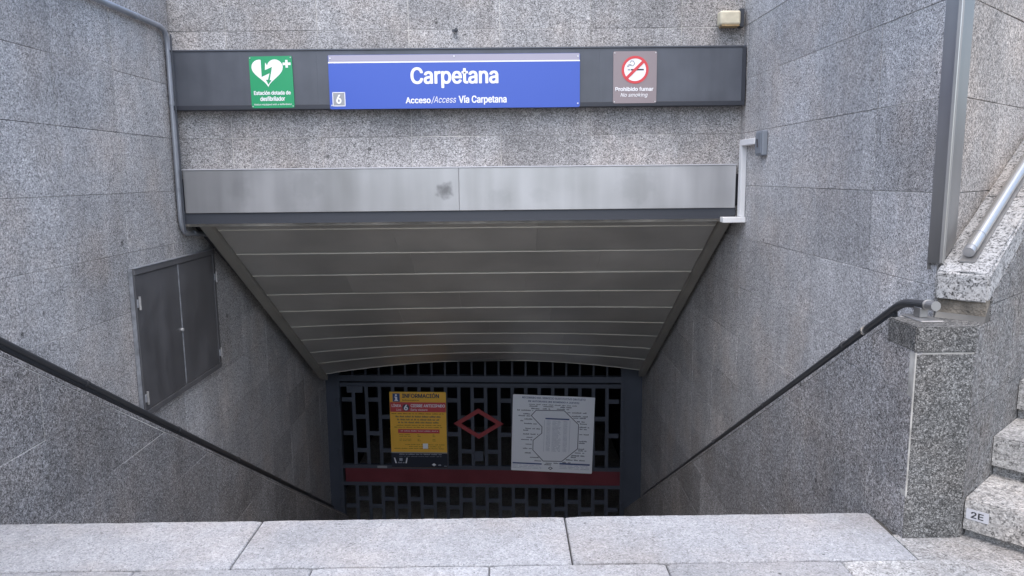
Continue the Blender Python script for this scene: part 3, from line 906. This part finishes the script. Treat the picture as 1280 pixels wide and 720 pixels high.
for yy_ in (y0+.03, y1-.02):
    for zz_ in (.70, -.02):
        bm = bmesh.new(); tube(bm, [(cx+.052, yy_, zz_-.05), (cx+.052, yy_, zz_+.05)], .009, 10); mesh_obj('hinge', bm, 'hinge', cb)
        bm = bbox((cx+.035, yy_-.022, zz_-.03), (cx+.046, yy_+.02, zz_+.03)); mesh_obj('hinge_leaf', bm, 'cabinet_edge', cb)
bm = bmesh.new(); tube(bm, [(cx+.03, 6.115, .36), (cx+.052, 6.115, .36)], .014, 12); mesh_obj('latch', bm, 'screw', cb)
setp(cb)

# ------------------------------------------------------------------ conduit on the left wall
cd = thing('conduit', 'grey metal cable conduit running along the left wall and down its corner', 'conduit', (XL+.03, 6.28, 2))
xc = XL+.033
bm = bmesh.new()
pth = round_path([(xc, .8, 2.80), (xc, 6.27, 2.80), (xc, 6.27, 1.15), (xc+.0, 6.85, 1.10)], .14, 8)
tube(bm, pth, .0215, 14); mesh_obj('pipe', bm, 'conduit', cd, smooth=False)
for p, q in (((xc, 4.9, 2.80), (0, .03, 0)), ((xc, 5.75, 2.80), (0, .03, 0)), ((xc, 6.27, 2.2), (0, 0, .03)), ((xc, 6.27, 1.5), (0, 0, .03)), ((xc, 6.5, 1.135), (0, .03, 0))):
    bm = bmesh.new(); tube(bm, [Vector(p), Vector(p)+Vector(q)], .026, 14)
    mesh_obj('clamp', bm, 'conduit', cd)
bm = bmesh.new(); tube(bm, [(xc+.05, 6.22, 1.16), (xc+.05, 6.22, 2.75)], .007, 8); 
mesh_obj('cable', bm, 'lip', cd)
setp(cd)

# white trunking + boxes on the right
tr = thing('cable_trunking', 'white plastic cable trunking dropping past the right end of the steel fascia', 'trunking', (XR-.03, 6.15, 1.5))
mesh_obj('upright', bbox((1.942, 6.18, 1.245), (1.987, 6.245, 1.872), .003), 'white_plastic', tr)
mesh_obj('top_arm', bbox((1.935, 5.86, 1.826), (1.986, 6.179, 1.874), .003), 'white_plastic', tr)
mesh_obj('bottom_arm', bbox((1.80, 6.15, 1.20), (1.987, 6.245, 1.2445), .003), 'white_plastic', tr)
setp(tr)
gb = thing('junction_box', 'small grey plastic box on the right wall at the end of the white trunking', 'box', (XR-.03, 5.77, 1.8))
mesh_obj('body', bbox((1.945, 5.70, 1.735), (1.989, 5.855, 1.925), .010, 2), 'grey_plastic', gb)
mesh_obj('lid', bbox((1.938, 5.715, 1.75), (1.9455, 5.84, 1.91), .003), 'grey_plastic', gb)
bm = bmesh.new(); tube(bm, [(1.934, 5.775, 1.80), (1.934, 5.790, 1.86)], .006, 8); mesh_obj('latch', bm, 'black', gb)
setp(gb)
eb = thing('wall_lamp_box', 'small yellowed plastic housing high on the wall above the right end of the sign band', 'box', (1.86, YB-.05, 2.85))
mesh_obj('housing', bbox((1.757, YB-.11, 2.795), (1.925, YB-.002, 2.908), .018, 3), 'cream_plastic', eb)
mesh_obj('rusty_rim', bbox((1.772, YB-.112, 2.784), (1.915, YB-.015, 2.7948), .002), 'rust_plastic', eb)
mesh_obj('back_plate', bbox((1.926, YB-.07, 2.785), (1.962, YB-.001, 2.93), .003), 'lip', eb)
setp(eb)
# little camera bolt above the band
bo = thing('anchor_bolt', 'tiny dark anchor bolt stub above the blue station sign', 'bolt', (-.39, YB, 2.785))
bm = bmesh.new(); tube(bm, [(-.385, YB, 2.79), (-.385, YB-.05, 2.79)], .012, 8); mesh_obj('stub', bm, 'lip', bo)
mesh_obj('clip', bbox((-.42, YB-.035, 2.772), (-.388, YB-.012, 2.79)), 'lip', bo)
setp(bo)

# ------------------------------------------------------------------ gate
GX, GY = -.43, 10.78
ga = thing('entrance_gate', 'closed dark metal lattice gate at the foot of the stairs with a red stripe', 'gate', (GX, GY, ZF))
GROT = R(-4)
def gl(name, lo, hi, m='gate', bev=0.0):
    bm = bbox((lo[0]-GX, lo[1], lo[2]-ZF), (hi[0]-GX, hi[1], hi[2]-ZF), bev)
    return mesh_obj(name, bm, m, ga)
gl('frame_post', (-2.60, -.04, ZF+.01), (-2.535, .05, -1.0))
gl('frame_post', (1.68, -.04, ZF+.01), (1.745, .05, -1.0))
gl('side_panel', (-2.95, .0, ZF+.01), (-2.6005, .04, -1.0))
gl('side_panel', (1.7455, .0, ZF+.01), (2.3, .04, -1.0))
gl('top_beam', (-2.5345, -.04, -1.425), (1.6795, .05, -1.335))
gl('door_head', (-2.5345, -.02, -1.515), (1.6795, .03, -1.455))
gl('upper_beam', (-2.5345, -.03, -1.02), (1.6795, .05, -.96))
gl('lock_box', (-2.42, -.05, -1.60), (-2.18, -.021, -1.50))
gl('red_stripe', (-2.50, -.03, -3.02), (1.6795, .03, -2.80), 'gate_red')
gl('stripe_frame', (-2.5345, -.035, -3.075), (1.6795, .035, -3.021))
gl('stripe_frame', (-2.5345, -.035, -2.799), (1.6795, .035, -2.745))
gl('bottom_rail', (-2.5345, -.03, ZF+.02), (1.6795, .03, ZF+.12))
gl('sticker', (-2.0, -.0352, -2.79), (-1.85, -.0351-.0006, -2.755), 'grey')
for z_ in (-1.75, -2.55, -3.35):
    for x_ in (-2.56, 1.70): gl('hinge', (x_-.022, -.065, z_-.07), (x_+.022, -.041, z_+.07), 'gate', .006)
gl('lock_case', (-.50, -.05, -2.66), (-.37, -.0305, -2.50), 'gate', .006)
nb = 21
xb = [-2.5345 + (1.68+2.5345)*k/nb for k in range(nb+1)]
proto_bar = {}
def piece(name, key, lo, hi, loc):
    if key not in proto_bar:
        bm = bbox(lo, hi); proto_bar[key] = mesh_obj(name, bm, 'gate', ga); o = proto_bar[key]
    else:
        o = proto_bar[key].copy(); C.objects.link(o); o.parent = ga
    o.location = loc; return o
for k in range(1, nb):
    piece('bar', 'm', (-.025, -.012, 0), (.025, .012, 1.23), (xb[k]-GX, 0, -2.7445-ZF))
    piece('bar', 't', (-.014, -.012, 0), (.014, .012, .314), (xb[k]-GX, 0, -1.3345-ZF))
    piece('bar', 'b', (-.025, -.012, 0), (.025, .012, -3.0755-(ZF+.1205)), (xb[k]-GX, 0, .1205))
cw_ = (xb[1]-xb[0])/2-.0255
for k in range(nb):
    xm = (xb[k]+xb[k+1])/2-GX
    zs = [-1.72, -2.25] if k % 2 == 0 else [-1.99, -2.52]
    zs += [-3.42, -3.9] if k % 2 == 0 else [-3.30, -3.75]
    for z_ in zs:
        piece('crossbar', 'c', (-cw_, -.011, -.032), (cw_, .011, .032), (xm, 0, z_-ZF))
# red diamond
bm = bmesh.new()
cxd, czd, w1, h1, w2, h2 = -.437-GX, -2.075-ZF, .375, .235, .265, .165
o_ = [(cxd-w1, czd), (cxd, czd+h1), (cxd+w1, czd), (cxd, czd-h1)]
i_ = [(cxd-w2, czd), (cxd, czd+h2), (cxd+w2, czd), (cxd, czd-h2)]
for dy in (-.022,):
    vo = [bm.verts.new((a, -.03, b)) for a, b in o_]; vi = [bm.verts.new((a, -.03, b)) for a, b in i_]
    v2 = [bm.verts.new((a, -.0125, b)) for a, b in o_]; v3 = [bm.verts.new((a, -.0125, b)) for a, b in i_]
    for k in range(4):
        j = (k+1) % 4
        bm.faces.new((vo[k], vo[j], vi[j], vi[k])); bm.faces.new((v2[k], v2[j], v3[j], v3[k]))
        bm.faces.new((vo[k], vo[j], v2[j], v2[k])); bm.faces.new((vi[k], vi[j], v3[j], v3[k]))
mesh_obj('red_diamond', bm, 'diamond_red', ga)
ga.rotation_euler = (0, 0, GROT)
def on_gate(x, dy, z):
    v = Matrix.Rotation(GROT, 4, 'Z') @ Vector((x-GX, dy, 0)); return (GX+v.x, GY+v.y, z)

# yellow information poster
PW, PH = .855, 1.19
s = Sheet('information_poster', 'yellow and red early closure notice taped to the gate, left of the red diamond', 'poster', on_gate(-1.775, -.040, -1.585), PW, PH, 'yellow', .0015, rotz=GROT)
px = lambda x: (x-487)/71.; pz = lambda y: (y-491)/96.
s.rect(0.006, pz(504), .994, pz(516.3), 'poster_red', 'red_panel', 1)
s.rect(0, pz(568.5), 1, .999, 'poster_dark', 'dark_panel', 1)
s.rect(0, pz(567.2), 1, pz(568.4), 'grey', 'pale_line', 1)
s.rect(px(491), pz(493), px(500), pz(503.5), 'poster_blue', 'info_square', 1)
s.rect(px(494.2), pz(497.2), px(496.8), pz(501.2), 'poster_white', 'i_mark', 2); s.rect(px(493.2), pz(501.2), px(497.8), pz(502.4), 'poster_white', 'i_mark', 2); s.rect(px(493.2), pz(497), px(495), pz(498), 'poster_white', 'i_mark', 3); s.ring(px(495.3), pz(495.2), .018, 0, 'poster_white', 'i_mark', 2)
s.text('INFORMACIÓN', px(503), pz(491.9), px(549.5), pz(498.6), 'ink', .03)
s.text('Information', px(503), pz(500.4), px(524), pz(502.6), 'brown_ink', .01)
s.text('LÍNEA', px(489.5), pz(505.8), px(501.5), pz(510), 'poster_white', .02)
s.text('Line', px(495.5), pz(512), px(501.3), pz(514.8), 'poster_white', .0)
s.ring(px(507.4), pz(510.6), .062, 0, 'ink', 'line_badge', 2)
s.text('6', px(504.8), pz(507), px(510), pz(514.2), 'poster_white', .04, d=3)
s.text('CIERRE ANTICIPADO', px(513.5), pz(506.4), px(556.5), pz(510.2), 'poster_white', .025)
s.text('Early closure', px(513.5), pz(512), px(534.5), pz(515.2), 'poster_white', .01)
for k, (a, b, yv, hh, mm) in enumerate(((489, 555, 519, 1.3, 'brown_ink'), (494, 551, 523, 2.0, 'ink'), (496, 549, 526.8, 2.0, 'ink'), (497, 548, 530.4, 2.0, 'ink'), (495, 551, 533.6, 1.1, 'brown_ink'), (492, 554, 536, 1.1, 'brown_ink'))):
    s.dashes(px(a), px(b), pz(yv), hh/96, mm, k)
s.rect(px(496.5), pz(538), px(549), pz(543), 'poster_red', 'table_head', 1)
s.dashes(px(500), px(547), pz(540.6), .010, 'poster_white', 9, d=2)
for k, yv in enumerate((545.5, 547.5, 551, 553)):
    s.dashes(px(498), px(513), pz(yv), .009, 'brown_ink', 20+k); s.dashes(px(521), px(525), pz(yv), .010, 'brown_ink', 30+k); s.dashes(px(540), px(544), pz(yv), .010, 'brown_ink', 40+k)
for k, (a, b, yv) in enumerate(((505, 555, 558), (510, 551, 560.5), (491, 555, 563))):
    s.dashes(px(a), px(b), pz(yv), .010, 'brown_ink', 50+k)
s.rect(px(527.5), pz(556), px(534), pz(562.5), 'poster_white', 'icon', 2)
s.dashes(px(497), px(551), pz(570.5), .014, 'pale_ink', 60, d=2); s.dashes(px(497), px(551), pz(572.8), .006, 'pale_ink', 61, d=2)
s.poly([(px(490), pz(574.5)), (px(491.5), pz(574.5)), (px(493.6), pz(581.5)), (px(491.8), pz(581.5))], 'poster_white', 'white_mark', 2)
s.poly([(px(506.2), pz(574.5)), (px(507.7), pz(574.5)), (px(506.2), pz(581.5)), (px(504.6), pz(581.5))], 'poster_white', 'white_mark', 2)
s.rect(px(497), pz(575), px(501), pz(578.5), 'pale_ink', 'white_mark', 2)
s.dashes(px(495), px(504), pz(581.5), .018, 'pale_ink', 62, d=2)
s.poly([(px(538.2), pz(583)), (px(541), pz(581)), (px(543.8), pz(583)), (px(541), pz(585))], 'poster_white', 'diamond', 2)
s.dashes(px(546.5), px(552), pz(584.2), .02, 'pale_ink', 63, d=2); s.dashes(px(554), px(557.5), pz(585), .012, 'pale_ink', 64, d=2)
s.done()

# white route map poster
WW, WH = 1.215, 1.185
s = Sheet('route_map_poster', 'white replacement bus route map poster on the gate, right of the red diamond', 'poster', on_gate(.088, -.040, -1.608), WW, WH, 'poster_white', .0015, roty=R(2.0), rotz=GROT)
fu = lambda x: (x-105)/609.; 
def fv(x, y): return (y-75-.028*(x-105))/585.
P_ = [(280, 195), (490, 195), (600, 300), (600, 485), (485, 585), (345, 585), (265, 500), (265, 425), (328, 370), (328, 320), (245, 235)]
s.line([(fu(x), fv(x, y)) for x, y in P_], .010, 'ink', 'route_line', 1, True)
s.text('RECORRIDO DEL SERVICIO SUSTITUTIVO GRATUITO', .115, .022, .885, .047, 'poster_blue', .015)
s.text('DE AUTOBUSES (DE DOMINGO A JUEVES)', .19, .068, .81, .094, 'poster_blue', .02)
s.dashes(.20, .80, .125, .012, 'ink', 1)
labs = [(140, 262, 195), (185, 238, 222), (150, 238, 237), (195, 258, 262), (165, 190, 275), (195, 298, 297), (205, 315, 335), (190, 225, 348), (190, 305, 378), (215, 262, 402), (175, 258, 420), (210, 255, 455), (190, 258, 488), (205, 265, 523), (245, 310, 557), (280, 330, 583),
        (230, 300, 163), (245, 310, 182), (335, 415, 165), (330, 385, 183), (460, 545, 170), (435, 525, 184),
        (515, 655, 210), (548, 665, 237), (560, 655, 250), (588, 650, 278), (610, 665, 294), (608, 680, 320), (610, 665, 335), (610, 680, 375), (608, 685, 428), (608, 665, 442), (605, 650, 487), (605, 665, 500), (580, 650, 517), (555, 655, 540), (552, 590, 552), (515, 665, 574), (490, 550, 593), (365, 410, 600), (425, 460, 600), (355, 425, 612)]
for k, (a, b, yv) in enumerate(labs):
    s.dashes(fu(a), fu(b), fv((a+b)/2, yv)+.008, .016, 'ink', 70+k)
s.rect(fu(352), fv(440, 254), fu(530), fv(440, 264), 'poster_blue', 'table_head', 1)
for x in (346, 536): s.line([(fu(x), fv(x, 268)), (fu(x), fv(x, 512))], .004, 'pale_ink', 'table_rule', 1)
for k in range(26):
    v_ = fv(440, 275+k*9.2)
    for a, b in ((362, 390), (405, 470), (488, 520)):
        s.dashes(fu(a), fu(b), v_+.006, .008, 'pale_ink', 200+k, 'timetable')
s.rect(fu(115), fv(220, 600), fu(335), fv(220, 610), 'poster_blue', 'footer_bar', 1)
s.rect(fu(468), fv(580, 600), fu(695), fv(580, 612), 'poster_blue', 'footer_bar', 1)
for k in range(3):
    s.dashes(fu(118), fu(335), fv(220, 622+k*11), .008, 'pale_ink', 300+k); s.dashes(fu(470), fu(690), fv(580, 622+k*11), .008, 'pale_ink', 310+k)
s.line([(fu(386), fv(400, 640)), (fu(401), fv(400, 630)), (fu(416), fv(400, 640)), (fu(401), fv(400, 650))], .010, 'ink', 'diamond_logo', 1, True)
s.done()

# step number plate
q = BC + D*(s0+.022) + N*.004 - D*.002
s = Sheet('number_plate', 'small aluminium plate reading 2E on the front of the lowest side step', 'plate', (0, 0, 0), .088, .048, 'plate', .0022)
p0 = q + N*.008
s.o.location = (p0.x, p0.y, .130)
s.o.rotation_euler = (0, 0, math.atan2(N.y, N.x))
s.text('2E', .22, .2, .78, .8, 'black', .02, d=1)
s.done()
